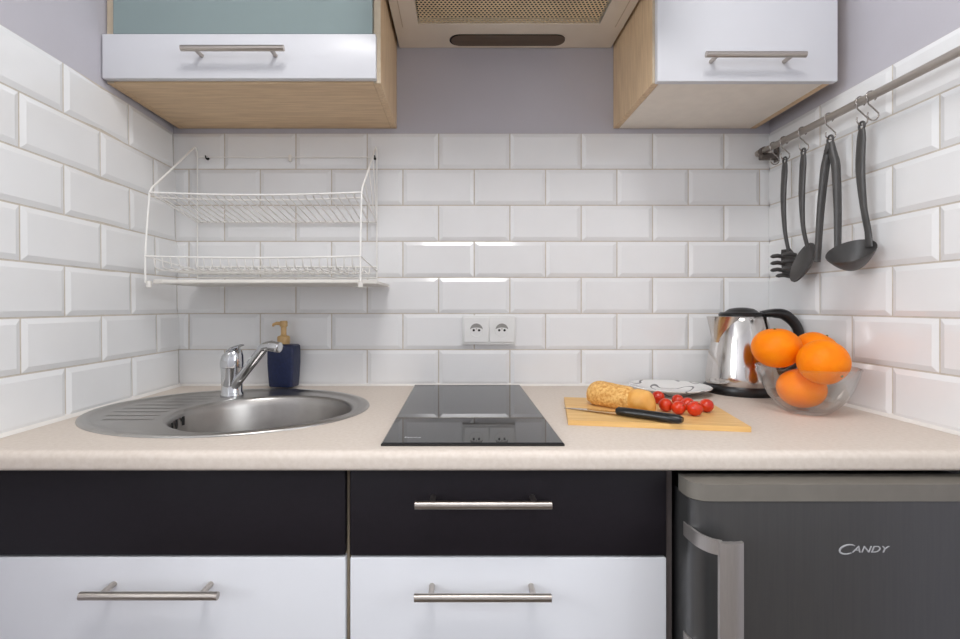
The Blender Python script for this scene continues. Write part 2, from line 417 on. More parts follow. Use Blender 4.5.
# handle: two straps that leave the door's left edge and carry an upright bar
bm = bmesh.new()
for zc in (0.7806, 0.6106):
    path = spline([(0.3474, 0.6300), (0.3474, 0.6460), (0.3505, 0.6690), (0.3600, 0.6870), (0.3730, 0.6955)], 5)
    inn = [Vector(p) for p in path]
    L = [(p.x, p.y) for p in inn]; Rr = []
    for i, p in enumerate(inn):
        q = inn[min(i+1, len(inn)-1)]-inn[max(i-1, 0)]; q.normalize(); Rr.append((p.x-q.y*0.004*-1, p.y-q.x*0.004))
    prism(bm, L+Rr[::-1], fz, zc-0.0105, zc+0.0105)
pr = []
for k in range(9):
    u = k/8; pr.append((0.3685+0.0340*u, 0.6985+0.006*math.sin(PI*u)))
pr2 = [(x, y-0.010+0.004*abs(2*i/8-1)) for i, (x, y) in enumerate(pr)]
prism(bm, pr+pr2[::-1], fz, 0.598, 0.7905)
bevel_all(bm, 0.001, 1, 50)
obj('handle', bm, M['fridge_handle'], door, 40)['label'] = 'silver bracket handle'
# lettering: large C then small capitals, slanted
bm = bmesh.new()
def put_text(bm, body, size, x, z, y, shear, sxs=1.0):
    tb = text_bm(body, size, shear)
    for v in tb.verts: v.co = Vector((x+v.co.x*sxs, y-0.0001-v.co.z, z+v.co.y))
    merge(bm, tb)
put_text(bm, 'ANDY', 0.0138, 0.5880, 0.7565, -0.6578, 0.3, 1.36)
# sweeping C
cp = []
for k in range(17):
    a = math.radians(48+k*264/16); cp.append((0.5815+0.0118*math.cos(a)+0.0035*math.sin(a), -0.6581, 0.7611+0.0070*math.sin(a)))
tube(bm, cp, [(0.0006, 0.0007+0.0009*math.sin(PI*k/16)) for k in range(17)], 6)
obj('brand_logo', bm, mat('silver_lettering', (176, 176, 178), 0.5, var=0.02), door)['label'] = 'pale silver lettering on the door'

# ------------------------------------------------------------------ sink
t = thing('kitchen_sink', 'oval stainless steel sink with round bowl and left drainboard, set into the worktop', 'sink', (SX, -SD, ZW))
bm = bmesh.new(); N = 96
def ring_pt(f, a):
    """f=0 outer ellipse, f=1 bowl circle"""
    cx = SX+(BX-SX)*f; cd = SD+(BD-SD)*f; ra = SA+(BR-SA)*f; rb = SB+(BR-SB)*f
    return cx+ra*math.cos(a), -cd+rb*math.sin(a)
rings = []
def ering(off, z): rings.append([bm.verts.new((SX+(SA-off)*math.cos(2*PI*k/N), -SD+(SB-off)*math.sin(2*PI*k/N), z)) for k in range(N)])
ering(0.0, ZW+0.0004); ering(0.0008, ZW+0.003); ering(0.004, ZW+0.0045); ering(0.016, ZW+0.0048); ering(0.020, ZW+0.0035); ering(0.024, ZW+0.0012)
for f in (0.0,):
    pass
def bring(r, z): rings.append([bm.verts.new((BX+r*math.cos(2*PI*k/N), -BD+r*math.sin(2*PI*k/N), z)) for k in range(N)])
# deck between the inner ellipse and the bowl edge
for f in (0.35, 0.7):
    rings.append([bm.verts.new(((SX+(SA-0.024)*math.cos(2*PI*k/N))*(1-f)+(BX+(BR+0.006)*math.cos(2*PI*k/N))*f,
                                (-SD+(SB-0.024)*math.sin(2*PI*k/N))*(1-f)+(-BD+(BR+0.006)*math.sin(2*PI*k/N))*f, ZW+0.0012)) for k in range(N)])
bring(BR+0.006, ZW+0.0014)
for (r, z) in ((BR+0.003, 0.0016), (BR, 0.0004), (BR-0.004, -0.005), (BR-0.008, -0.02), (BR-0.014, -0.09), (BR-0.022, -0.118), (BR-0.04, -0.137), (BR-0.065, -0.146), (0.05, -0.15), (0.045, -0.151)):
    bring(r, ZW+z)
for i in range(len(rings)-1):
    A, B = rings[i], rings[i+1]
    for k in range(N):
        f = bm.faces.new((A[k], A[(k+1) % N], B[(k+1) % N], B[k])); f.material_index = 1 if i >= 11 else 0
bm.faces.new(rings[-1]).material_index = 1
obj('basin', bm, [M['steel'], M['steel_bowl']], t, 50)
bm = bmesh.new()
for i in range(8):
    dd = 0.165+i*0.036
    xl = SX-(SA-0.05)*math.sqrt(max(0, 1-((dd-SD)/(SB-0.03))**2))
    q = BR+0.022
    xr = BX-math.sqrt(max(0, q*q-(dd-BD)**2)) if abs(dd-BD) < q else BX-0.1
    if dd < 0.21: xr = -0.60
    if xr-xl > 0.03: tube(bm, [(xl, -dd, ZW+0.0012), (xl+0.008, -dd, ZW+0.0017), (xr-0.008, -dd, ZW+0.0017), (xr, -dd, ZW+0.0012)], [(0.005, 0.0006)]*4, 8, up=Vector((0, 0, 1)))
obj('drainboard_ridges', bm, M['steel'], t, 60)
for k in range(3):       # overflow slots on the bowl's left side
    a = PI+(-0.22+0.17*k)*-1+0.12
    r = BR-0.0095
    c = Vector((BX+r*math.cos(a), -BD+r*math.sin(a), ZW-0.019)); tdir = Vector((-math.sin(a), math.cos(a), 0)); nrm = Vector((math.cos(a), math.sin(a), 0))
    bm = bmesh.new(); tube(bm, [c+Vector((0, 0, 0.009)), c-Vector((0, 0, 0.009))], [(0.0042, 0.0016)]*2, 12, up=nrm)
    obj('overflow_slot', bm, M['dark'], t)
bm = bmesh.new(); lathe(bm, [(0.0, ZW-0.1475), (0.02, ZW-0.1475), (0.03, ZW-0.147), (0.042, ZW-0.1485), (0.044, ZW-0.1505)], BX, -BD, 32)
obj('strainer', bm, M['chrome'], t, 40)

# ------------------------------------------------------------------ faucet
FXc, FYc = -0.5685, -0.166
zb = ZW+0.0014
t = thing('faucet', 'chrome single-lever mixer tap with slanted spout on the sink deck', 'faucet', (FXc, FYc, zb))
bm = bmesh.new()
lathe(bm, [(0.0, zb), (0.027, zb), (0.0275, zb+0.004), (0.026, zb+0.009), (0.0245, zb+0.012), (0.0245, zb+0.03), (0.0252, zb+0.06), (0.0262, zb+0.072)], FXc, FYc, 32)
lathe(bm, [(0.0262, zb+0.072), (0.0, zb+0.072)], FXc, FYc, 32)
obj('tap_body', bm, M['chrome'], t, 40)
bm = bmesh.new()      # cartridge head with a slanted cap
R = []
for (r, z, tl) in ((0.0268, 0.073, 0), (0.0272, 0.083, 0.0), (0.0265, 0.095, 0.20), (0.023, 0.108, 0.34), (0.014, 0.1165, 0.42), (0.004, 0.119, 0.45)):
    R.append([bm.verts.new((FXc+r*math.cos(2*PI*k/28), FYc+r*math.sin(2*PI*k/28), zb+z+tl*r*math.cos(2*PI*k/28))) for k in range(28)])
for i in range(len(R)-1):
    for k in range(28): bm.faces.new((R[i][k], R[i][(k+1) % 28], R[i+1][(k+1) % 28], R[i+1][k]))
bm.faces.new(R[0]); bm.faces.new(R[-1])
pth = spline([(FXc-0.004, FYc, zb+0.112), (FXc+0.012, FYc-0.008, zb+0.122), (FXc+0.033, FYc-0.022, zb+0.1285)], 6)
tube(bm, pth, lerp_list([(0.014, 0.007), (0.012, 0.0045), (0.008, 0.0025)], 6), 14, up=Vector((0, 0, 1)))
obj('lever', bm, M['chrome'], t, 40)
bm = bmesh.new()
s0 = Vector((FXc+0.008, FYc-0.010, zb+0.024)); s1 = Vector((-0.4600, -0.232, 1.0315))
s2 = Vector((-0.4400, -0.242, 1.0335))
pth = [s0]+spline([s0+(s1-s0)*0.10, s0+(s1-s0)*0.55, s0+(s1-s0)*0.88, s1+Vector((0, 0, -0.002)), s2], 5)
tube(bm, pth, [0.0112]*len(pth), 18)
sp = obj('spout', bm, M['chrome'], t, 40)
bm = bmesh.new(); e0 = s2-(s2-s1)*0.3; dirv = Vector((0.95, -0.24, -0.14)).normalized()
tube(bm, [e0, e0+dirv*0.002, e0+dirv*0.026, e0+dirv*0.027, e0+dirv*0.0272], [0.0112, 0.0125, 0.0125, 0.0115, 0.0095], 20)
obj('aerator', bm, M['chrome'], sp, 40)

# ------------------------------------------------------------------ soap dispenser
DX, DY = -0.4835, -0.0400
t = thing('soap_dispenser', 'navy blue square soap dispenser with tan pump behind the sink', 'soap dispenser', (DX, DY, 0.905))
bm = bmesh.new(); rings = []
def sq(hx, hy, r, z, n=5):
    P = []
    for (sx, sy, a0) in ((1, 1, 0), (-1, 1, PI/2), (-1, -1, PI), (1, -1, 1.5*PI)):
        for k in range(n+1):
            a = a0+PI/2*k/n; P.append(Vector((sx*(hx-r)+r*math.cos(a), sy*(hy-r)+r*math.sin(a), z)))
    rot = Matrix.Rotation(math.radians(-9), 3, 'Z')
    return [bm.verts.new(rot @ p+Vector((DX, DY, 0))) for p in P]
zd = 0.9055
for (hx, hy, z) in ((0.032, 0.020, 0.0), (0.0345, 0.022, 0.003), (0.0365, 0.0235, 0.03), (0.0385, 0.0245, 0.065), (0.0385, 0.0245, 0.10), (0.0375, 0.024, 0.112), (0.034, 0.021, 0.1155), (0.013, 0.012, 0.1165)):
    rings.append(sq(hx, hy, min(0.007, hy*0.5), zd+z))
for i in range(len(rings)-1):
    n = len(rings[i])
    for k in range(n): bm.faces.new((rings[i][k], rings[i][(k+1) % n], rings[i+1][(k+1) % n], rings[i+1][k]))
bm.faces.new(rings[0]); bm.faces.new(rings[-1])
obj('bottle', bm, M['navy'], t, 40)
bm = bmesh.new(); zt = zd+0.1167
lathe(bm, [(0, zt), (0.0165, zt), (0.017, zt+0.004), (0.017, zt+0.018), (0.0155, zt+0.021), (0.009, zt+0.023), (0.0075, zt+0.026), (0.0075, zt+0.046), (0.0105, zt+0.048), (0.0105, zt+0.060), (0.009, zt+0.063), (0, zt+0.0635)], DX-0.001, DY, 24)
tube(bm, [(DX-0.002, DY, zt+0.0545), (DX-0.018, DY-0.006, zt+0.0565), (DX-0.026, DY-0.009, zt+0.053), (DX-0.027, DY-0.0095, zt+0.048)], [0.0055, 0.0045, 0.0038, 0.003], 12)
obj('pump', bm, M['tan'], t, 40)

# ------------------------------------------------------------------ hob
t = thing('ceramic_hob', 'narrow black glass two-zone hob set on the worktop between sink and chopping board', 'hob', (0.019, -0.31, ZW))
bm = bmesh.new(); hz = ZW+0.0055
rings = []
for (o_, z) in ((0.0, ZW+0.0003), (0.0, ZW+0.0035), (0.0025, hz)):
    rings.append([bm.verts.new((x, y, z)) for x, y in ((-0.1275+o_, -0.603+o_), (0.1685-o_, -0.603+o_), (0.1685-o_, -0.012-o_), (-0.1275+o_, -0.012-o_))])
for i in range(2):
    for k in range(4): bm.faces.new((rings[i][k], rings[i][(k+1) % 4], rings[i+1][(k+1) % 4], rings[i+1][k]))
bm.faces.new(rings[0]); bm.faces.new(rings[2])
obj('glass_top', bm, M['hob_glass'], t)
bm = bmesh.new(); tb = text_bm('Electrolux', 0.0085, 0.0)
for v in tb.verts: v.co = Vector((-0.093+v.co.x*0.78, -0.572+v.co.y, hz+0.0001+v.co.z*0.3))
merge(bm, tb); obj('brand_mark', bm, M['print'], t)['label'] = 'tiny pale lettering at the front left'

# ------------------------------------------------------------------ wall socket
t = thing('double_socket', 'white double wall socket on the tiles above the hob', 'socket', (0.081, -0.001, 1.058))
bm = bmesh.new()
fx0, fx1, fz0, fz1 = 0.0065, 0.1555, 1.0175, 1.0995
box(bm, fx0, fx1, -0.0095, -0.0002, fz0, fz1, 0.002, 2)
fr = obj('socket_frame', bm, M['socket'], t, 40)
for cx in (0.0460, 0.1175):
    zc = 1.0590
    bm = bmesh.new(); box(bm, cx-0.0345, cx+0.0345, -0.0120, -0.0096, zc-0.0345, zc+0.0345, 0.001, 1)
    ins = obj('socket_plate', bm, M['socket'], t, 40)
    bm = bmesh.new(); prof = [(0.0205, -0.0121), (0.0200, -0.0128), (0.0185, -0.0128), (0.0180, -0.0121)]
    # round well rim + recessed-looking face
    rr = []
    for (r, y) in prof: rr.append([bm.verts.new((cx+r*math.cos(2*PI*k/40), y, zc+r*math.sin(2*PI*k/40))) for k in range(40)])
    for i in range(3):
        for k in range(40): bm.faces.new((rr[i][k], rr[i][(k+1) % 40], rr[i+1][(k+1) % 40], rr[i+1][k]))
    obj('well_rim', bm, M['socket'], ins, 40)
    bm = bmesh.new()      # flat grey crescent, painted in for the shade inside the well
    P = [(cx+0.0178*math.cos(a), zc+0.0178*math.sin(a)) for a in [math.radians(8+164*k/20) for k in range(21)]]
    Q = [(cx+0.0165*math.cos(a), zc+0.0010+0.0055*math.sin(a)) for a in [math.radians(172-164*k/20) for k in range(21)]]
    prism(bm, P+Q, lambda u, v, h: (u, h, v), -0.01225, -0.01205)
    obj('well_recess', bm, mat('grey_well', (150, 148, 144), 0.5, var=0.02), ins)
    for hx in (-0.0075, 0.0075):
        bm = bmesh.new(); tube(bm, [(cx+hx, -0.01205, zc-0.001), (cx+hx, -0.0124, zc-0.001)], 0.0034, 14); obj('pin_hole', bm, M['dark'], ins)
    bm = bmesh.new(); tube(bm, [(cx, -0.0121, zc+0.003), (cx, -0.015, zc+0.003)], 0.0020, 12); obj('earth_pin', bm, M['satin'], ins, 40)

# ------------------------------------------------------------------ wall cabinets
YC, YF = -0.279, -0.297
ZB, ZT = 1.630, 2.33
def panel(name, parent, x0, x1, y0, y1, z0, z1, m, label=None):
    bm = bmesh.new(); box(bm, x0, x1, y0, y1, z0, z1, 0.0006, 1); o = obj(name, bm, m, parent)
    if label: o['label'] = label
    return o
t = thing('glass_front_wall_cabinet', 'light oak wall cabinet with frosted glass door above a white flap, above the dish rack', 'cabinet', (-0.49, -0.14, ZB))
lx0, lx1 = -0.799, -0.1795
Y1 = 0.006
panel('side_panel', t, lx0, lx0+0.016, YC+0.0005, Y1, ZB, ZT, M['oak_z'])
panel('side_panel', t, lx1-0.016, lx1, YC+0.0005, Y1, ZB, ZT, M['oak_z'])
for (a, b) in ((lx0, lx0+0.016), (lx1-0.016, lx1)):
    panel('edge_band', t, a+0.0002, b-0.0002, YC-0.0006, YC, ZB, ZT, M['beige_edge'], 'beige front edge strip')
panel('bottom_panel', t, lx0+0.0165, lx1-0.0165, YC, Y1, ZB, ZB+0.016, M['oak_x'])
panel('top_panel', t, lx0+0.0165, lx1-0.0165, YC, Y1, ZT-0.016, ZT, M['oak_x'])
panel('back_panel', t, lx0+0.0165, lx1-0.0165, Y1-0.006, Y1, ZB+0.0165, ZT-0.0165, M['white_board'])
panel('shelf', t, lx0+0.0165, lx1-0.0165, YC+0.03, Y1-0.007, 1.97, 1.986, M['white_board'])
bm = bmesh.new(); box(bm, -0.798, -0.1875, YF, YC-0.001, 1.6335, 1.733, 0.002, 2)
fl = obj('flap', bm, M['white_front'], t, 40); fl['label'] = 'white lower flap'
obj('handle', bar_handle(bmesh.new(), -0.6040, -0.3810, YF, 1.684, (-0.5756, -0.411), 0.032, 0.0065), M['satin'], fl, 40)
bm = bmesh.new(); box(bm, -0.7755, -0.1955, YF+0.002, YC-0.004, 1.7335, ZT-0.002, 0.0015, 1)
obj('glass_door', bm, M['frosted'], t)['label'] = 'frosted teal glass pane'

t = thing('white_wall_cabinet', 'wall cabinet with white door and oak left side, beside the hood above the kettle', 'cabinet', (0.64, -0.14, ZB))
rx0, rx1 = 0.4355, 0.8400
panel('side_panel', t, rx0, rx0+0.016, YC+0.0005, Y1, ZB, ZT, M['oak_z'], 'oak side panel')
panel('edge_band', t, rx0+0.0002, rx0+0.0158, YC-0.0006, YC, ZB, ZT, M['beige_edge'], 'beige front edge strip')
panel('side_panel', t, rx1-0.016, rx1, YC, Y1, ZB, ZT, M['oak_z'])
panel('bottom_panel', t, rx0+0.0165, rx1-0.0165, YC, Y1, ZB, ZB+0.016, M['white_board'], 'cream underside')
panel('top_panel', t, rx0+0.0165, rx1-0.0165, YC, Y1, ZT-0.016, ZT, M['white_board'])
panel('back_panel', t, rx0+0.0165, rx1-0.0165, Y1-0.006, Y1, ZB+0.0165, ZT-0.0165, M['white_board'])
bm = bmesh.new(); box(bm, 0.4400, 0.8425, YF, YC-0.001, 1.6270, ZT-0.002, 0.0022, 2)
dr = obj('door', bm, M['white_front'], t, 40); dr['label'] = 'white door'
obj('handle', bar_handle(bmesh.new(), 0.5325, 0.7490, YF, 1.6705, (0.559, 0.722), 0.032, 0.0065), M['satin'], dr, 40)

# ------------------------------------------------------------------ hood
t = thing('range_hood', 'cream range hood with perforated grille mounted between the wall cabinets', 'hood', (0.128, -0.24, 1.859))
hx0, hx1, hzb = -0.1715, 0.4285, 1.859
g0, g1, gd0, gd1 = -0.109, 0.364, 0.112, 0.42
bm = bmesh.new()
box(bm, hx0, hx1, -0.48, 0.006, 1.885, 1.99, 0.003, 1)
box(bm, hx0, g0, -0.48, -0.0915, hzb, 1.885); box(bm, g1, hx1, -0.48, -0.0915, hzb, 1.885)
box(bm, g0, g1, -gd0, -0.0915, hzb, 1.885); box(bm, g0, g1, -0.48, -gd1, hzb, 1.885)
box(bm, hx0, hx1, -0.0905, 0.006, hzb+0.0006, 1.885)
obj('hood_body', bm, M['hood'], t)
for xx in (hx0+0.020, hx1-0.022):
    bm = bmesh.new(); box(bm, xx, xx+0.002, -0.47, -0.10, hzb-0.001, hzb+0.001)
    obj('edge_strip', bm, M['beige_edge'], t)
# perforated sheet: staggered round holes, one hexagonal cell each
bm = bmesh.new(); pitch = 0.0098; hr = 0.0031
row = 0; y = gd0+pitch*0.45
while y < gd1:
    x = g0+pitch*(0.5 if row % 2 == 0 else 1.0)
    while x < g1-pitch*0.3:
        hexp = [bm.verts.new((x+pitch/math.sqrt(3)*math.sin(PI/3*k), -y+pitch/math.sqrt(3)*math.cos(PI/3*k), hzb+0.0025)) for k in range(6)]
        hol = [bm.verts.new((x+hr*math.sin(PI/3*k), -y+hr*math.cos(PI/3*k), hzb+0.0025)) for k in range(6)]
        for k in range(6): bm.faces.new((hexp[k], hexp[(k+1) % 6], hol[(k+1) % 6], hol[k]))
        x += pitch
    y += pitch*math.sqrt(3)/2; row += 1
obj('filter_grille', bm, M['grille'], t)['label'] = 'perforated metal filter sheet'
bm = bmesh.new(); box(bm, g0, g1, -gd1, -gd0, 1.876, 1.884); obj('filter_pad', bm, M['dark'], t)  # dark sheet standing in for the shaded hollow behind the holes
def stadium(x0, x1, d0, d1, n=12):
    r = (d1-d0)/2; c = (d0+d1)/2; P = []
    for k in range(n+1):
        a = PI/2+PI*k/n; P.append((x0+r+r*math.cos(a), c+r*math.sin(a)))
    for k in range(n+1):
        a = -PI/2+PI*k/n; P.append((x1-r+r*math.cos(a), c+r*math.sin(a)))
    return P
bm = bmesh.new(); prism(bm, stadium(-0.029, 0.289, 0.008, 0.064), fz, hzb-0.0012, hzb+0.0004)
rim = obj('lamp_cover', bm, M['dark'], t); rim['label'] = 'dark rounded lamp recess'
bm = bmesh.new(); prism(bm, stadium(-0.024, 0.289, 0.0085, 0.0625), fz, hzb-0.0022, hzb-0.0013)
obj('lens', bm, M['lens'], rim)['label'] = 'smoky brown lamp lens'

# ------------------------------------------------------------------ dish rack
t = thing('dish_rack', 'white wire two-tier dish drying rack with drip tray on the left wall tiles', 'dish rack', (-0.487, -0.01, 1.18))
W = 0.0023
def arm(x):
    return spline([(x, -0.008, 1.561), (x, -0.022, 1.568), (x, -0.06, 1.537), (x, -0.14, 1.470), (x, -0.212, 1.411)], 4)+spline([(x, -0.222, 1.396), (x, -0.230, 1.33), (x, -0.238, 1.244), (x, -0.237, 1.180)], 4)
xl, xr = -0.739, -0.234
for x in (xl, xr):
    bm = bmesh.new(); tube(bm, arm(x), W, 8)
    tube(bm, [(x, -0.007, 1.561), (x, -0.007, 1.2)], W*0.8, 8)
    tube(bm, [(x, -0.238, 1.243), (x, -0.007, 1.225)], W*0.8, 8); tube(bm, [(x, -0.222, 1.396), (x, -0.007, 1.362)], W*0.8, 8)
    tube(bm, [(x, -0.237, 1.183), (x, -0.22, 1.18), (x, -0.03, 1.19)], W, 8)
    if x == xr:
        tube(bm, [(x, -0.19, 1.432), (x, -0.10, 1.375)], W*0.7, 8); tube(bm, [(x, -0.13, 1.48), (x, -0.05, 1.37)], W*0.7, 8); tube(bm, [(x, -0.07, 1.53), (x, -0.012, 1.37)], W*0.7, 8)
    obj('side_frame', bm, M['rack_wire'], t, 60)
bm = bmesh.new(); tube(bm, [(xl, -0.007, 1.545), (xr, -0.007, 1.545)], 0.0012, 8); obj('back_wire', bm, M['rack_wire'], t, 60)
bm = bmesh.new(); tube(bm, [(xl, -0.007, 1.205), (xr, -0.007, 1.205)], W, 8)
obj('back_wire', bm, M['rack_wire'], t, 60)
def tier(name, zf, zbk, yf, n, sag, zlow):
    bm = bmesh.new()
    nn = 16
    tube(bm, [(xl+(xr-xl)*k/nn, yf, zf-sag*math.sin(PI*k/nn)) for k in range(nn+1)], W, 8)
    tube(bm, [(xl+(xr-xl)*k/nn, -0.010, zbk) for k in range(nn+1)], W, 8)
    for k in range(1, n):
        x = xl+(xr-xl)*k/n; z1 = zf-sag*math.sin(PI*k/n)
        if zlow is None:
            tube(bm, [(x, yf, z1), (x, yf+0.012, z1-0.006), (x, -0.022, zbk-0.004), (x, -0.010, zbk)], W*0.72, 6)
        else:
            tube(bm, [(x, yf, z1), (x, yf+0.006, zlow+0.004), (x, yf+0.02, zlow), (x, -0.11, zlow-0.002), (x, -0.025, zlow), (x, -0.010, zbk)], W*0.72, 6)
    if zlow is None:
        tube(bm, [(xl+(xr-xl)*k/nn, yf+0.02, zf-0.008-sag*math.sin(PI*k/nn)) for k in range(nn+1)], W*0.8, 8)
    else:
        tube(bm, [(xl+0.01+(xr-xl-0.02)*k/nn, yf+0.03, zlow-0.002) for k in range(nn+1)], W*0.8, 8)
        # wavy plate-holder wire
        P = []
        for k in range(n*6+1):
            u = k/(n*6); P.append((xl+0.012+(xr-xl-0.024)*u, -0.06, zlow+0.004+0.005*math.sin(2*PI*n*u)))
        tube(bm, P, W*0.8, 6)
    return obj(name, bm, M['rack_wire'], t, 60)
tier('upper_shelf', 1.396, 1.362, -0.224, 26, 0.006, None)
tier('lower_shelf', 1.243, 1.236, -0.238, 26, 0.004, 1.214)
bm = bmesh.new()      # drip tray: shallow, with raised lips
tx0, tx1 = -0.735, -0.199
box(bm, tx0, tx1, -0.214, -0.006, 1.180, 1.183)
for (a, b, c, d_) in ((tx0, tx1, -0.214, -0.211), (tx0, tx1, -0.009, -0.006), (tx0, tx0+0.003, -0.2108, -0.0092), (tx1-0.003, tx1, -0.2108, -0.0092)):
    box(bm, a, b, c, d_, 1.1832, 1.1895 if c == -0.214 and d_ == -0.211 else 1.186)
tube(bm, [(xl+0.03, -0.219, 1.1835), (xr-0.006, -0.219, 1.1835)], 0.0045, 10)
obj('drip_tray', bm, M['tray_plastic'], t)
for x in (xl+0.008, xr):
    bm = bmesh.new(); tube(bm, [(x, -0.237, 1.185), (x, -0.237, 1.170)], 0.006, 12); obj('tray_clip', bm, M['tray_plastic'], t, 40)
for x in (-0.713, -0.240):
    bm = bmesh.new(); tube(bm, [(x, 0.0, 1.543), (x, -0.006, 1.543)], 0.0045, 14); tube(bm, [(x, -0.006, 1.543), (x+0.002, -0.016, 1.540), (x+0.001, -0.016, 1.547)], 0.0018, 8)
    obj('screw_hook', bm, M['dark'], t, 40)['label'] = 'dark screw hook'
bm = bmesh.new(); box(bm, -0.482, -0.474, -0.012, -0.001, 1.533, 1.551, 0.002, 2); obj('wire_clip', bm, M['tray_plastic'], t)

# ------------------------------------------------------------------ rail, hooks and utensils
RX, RZ, RR = 0.835, 1.552, 0.0082
t = thing('utensil_rail', 'steel hanging rail along the right wall above the kettle', 'rail', (RX, -0.5, RZ))
bm = bmesh.new(); tube(bm, [(RX, -0.020, RZ), (RX, -0.022, RZ), (RX, -0.76, RZ)], [RR*0.8, RR, RR], 18); obj('rail_bar', bm, M['rail_steel'], t, 40)
for yy in (-0.038, -0.72):
    bm = bmesh.new(); box(bm, RX-0.011, XR-0.0005, yy-0.006, yy+0.006, RZ-0.024, RZ-0.006, 0.002, 1); box(bm, XR-0.005, XR-0.0004, yy-0.010, yy+0.010, RZ-0.030, RZ+0.012, 0.002, 1)
    tube(bm, [(RX, yy-0.006, RZ), (RX, yy+0.006, RZ)], RR+0.003, 18)
    obj('rail_bracket', bm, mat('dark_bracket', (112, 104, 98), 0.45, 0.6, var=0.05), t, 40)
bm = bmesh.new(); tube(bm, [(RX, -0.0200, RZ), (RX, -0.0140, RZ)], RR+0.0015, 18); obj('end_cap', bm, M['rail_steel'], t, 40)

def hook_path(y, lean=0.0):
    cx, cz, R = RX, RZ, RR+0.0022
    P = []
    for k in range(11):
        a = math.radians(-50+k*250/10); P.append(Vector((cx+R*math.cos(a), y, cz+R*math.sin(a))))
    # shank crosses from the room side down to the wall side
    P.append(Vector((cx-R*0.6, y, cz-0.016)))
    L = Vector((cx+0.003, y, cz-0.038)); r2 = 0.0115
    for k in range(10):
        a = math.radians(20-k*225/9); P.append(Vector((L.x+r2*math.cos(a), y, L.z+r2*math.sin(a))))
    return P
HG = 's-hooks hanging on the utensil rail'
HZ = RZ-0.038-0.0115       # lowest inside point of the lower loop
for (dh, lab) in ((0.083, 'empty s-hook nearest the back corner on the rail'),
                  (0.125, 's-hook on the rail holding the spaghetti server'),
                  (0.194, 's-hook on the rail holding the solid spoon'),
                  (0.281, 's-hook on the rail holding the tongs'),
                  (0.369, 's-hook on the rail holding the ladle'),
                  (0.396, 'empty s-hook on the rail just in front of the ladle hook')):
    bm = bmesh.new(); P = hook_path(-dh)
    tube(bm, P, 0.0014, 8, up=Vector((0, 1, 0)))
    tag(obj('s_hook', bm, M['hook_steel'], None, 60), lab, 'hook', HG)

UX = RX+0.002
zt = HZ+0.008              # top end of a hung handle
def handle_ring(bm, y, z, r=0.007, th=0.0024, w=0.0):
    P = [(UX, y+r*math.cos(a), z+r*1.25*math.sin(a)) for a in [2*PI*k/18 for k in range(18)]]
    tube(bm, P, [(th, th)]*18, 8, closed=True, up=Vector((1, 0, 0)))
def strap(bm, pts, ws, n=6, seg=12):
    """flat handle: wide along y, thin along x"""
    path = spline(pts, n); rad = lerp_list(ws, n)
    tube(bm, path, rad, seg, up=Vector((1, 0, 0)))
def U(name, lab, cat, y): return thing(name, lab, cat, (UX, y, zt))
zr = HZ+0.0015-0.003
# spaghetti server
y = -0.125; t = U('spaghetti_server', 'grey nylon spaghetti server with pronged head, hanging nearest the corner', 'kitchen utensil', y)
bm = bmesh.new(); handle_ring(bm, y, zr)
strap(bm, [(UX, y, zr-0.007), (UX-0.001, y, zr-0.03), (UX-0.004, y, zr-0.10), (UX+0.000, y, zr-0.18), (UX+0.010, y, zr-0.235)], [(0.007, 0.0045), (0.0105, 0.005), (0.009, 0.0055), (0.0055, 0.0045), (0.005, 0.004)])
obj('handle', bm, M['nylon'], t, 60)
bm = bmesh.new()
rr = []
hc = Vector((UX+0.017, y, zr-0.262))
for i in range(7):     # shallow dished head
    u = i/6; zz = zr-0.228-0.072*u; wd = 0.006+0.024*math.sin(PI*min(1, u*0.75+0.12)); xx = UX+0.010+0.016*math.sin(PI*u*0.6)-0.012*u*u
    row_ = []
    for k in range(7):
        v = -1+2*k/6; row_.append((xx-0.010*v*v, y+wd*v, zz))
    rr.append(row_)
G0 = [[bm.verts.new(p) for p in r] for r in rr]; G1 = [[bm.verts.new((p[0]+0.0035, p[1], p[2])) for p in r] for r in rr]
for G in (G0, G1):
    for i in range(6):
        for k in range(6): bm.faces.new((G[i][k], G[i][k+1], G[i+1][k+1], G[i+1][k]))
for i in range(6):
    for k in (0, 6): bm.faces.new((G0[i][k], G0[i+1][k], G1[i+1][k], G1[i][k]))
for k in range(6):
    for i in (0, 6): bm.faces.new((G0[i][k], G0[i][k+1], G1[i][k+1], G1[i][k]))
hd = obj('head', bm, M['nylon'], t, 60)
for (zz, sgn) in ((zr-0.246, 1), (zr-0.264, 1), (zr-0.282, 1), (zr-0.298, 0), (zr-0.282, -1), (zr-0.264, -1), (zr-0.246, -1)):
    yy = y+sgn*0.022
    bm = bmesh.new(); tube(bm, [(UX+0.012, yy, zz), (UX-0.004, yy+sgn*0.002, zz+0.003), (UX-0.017, yy, zz+0.001), (UX-0.022, yy, zz)], [0.0055, 0.0055, 0.0052, 0.003], 12)
    obj('prong', bm, M['nylon'], hd, 60)
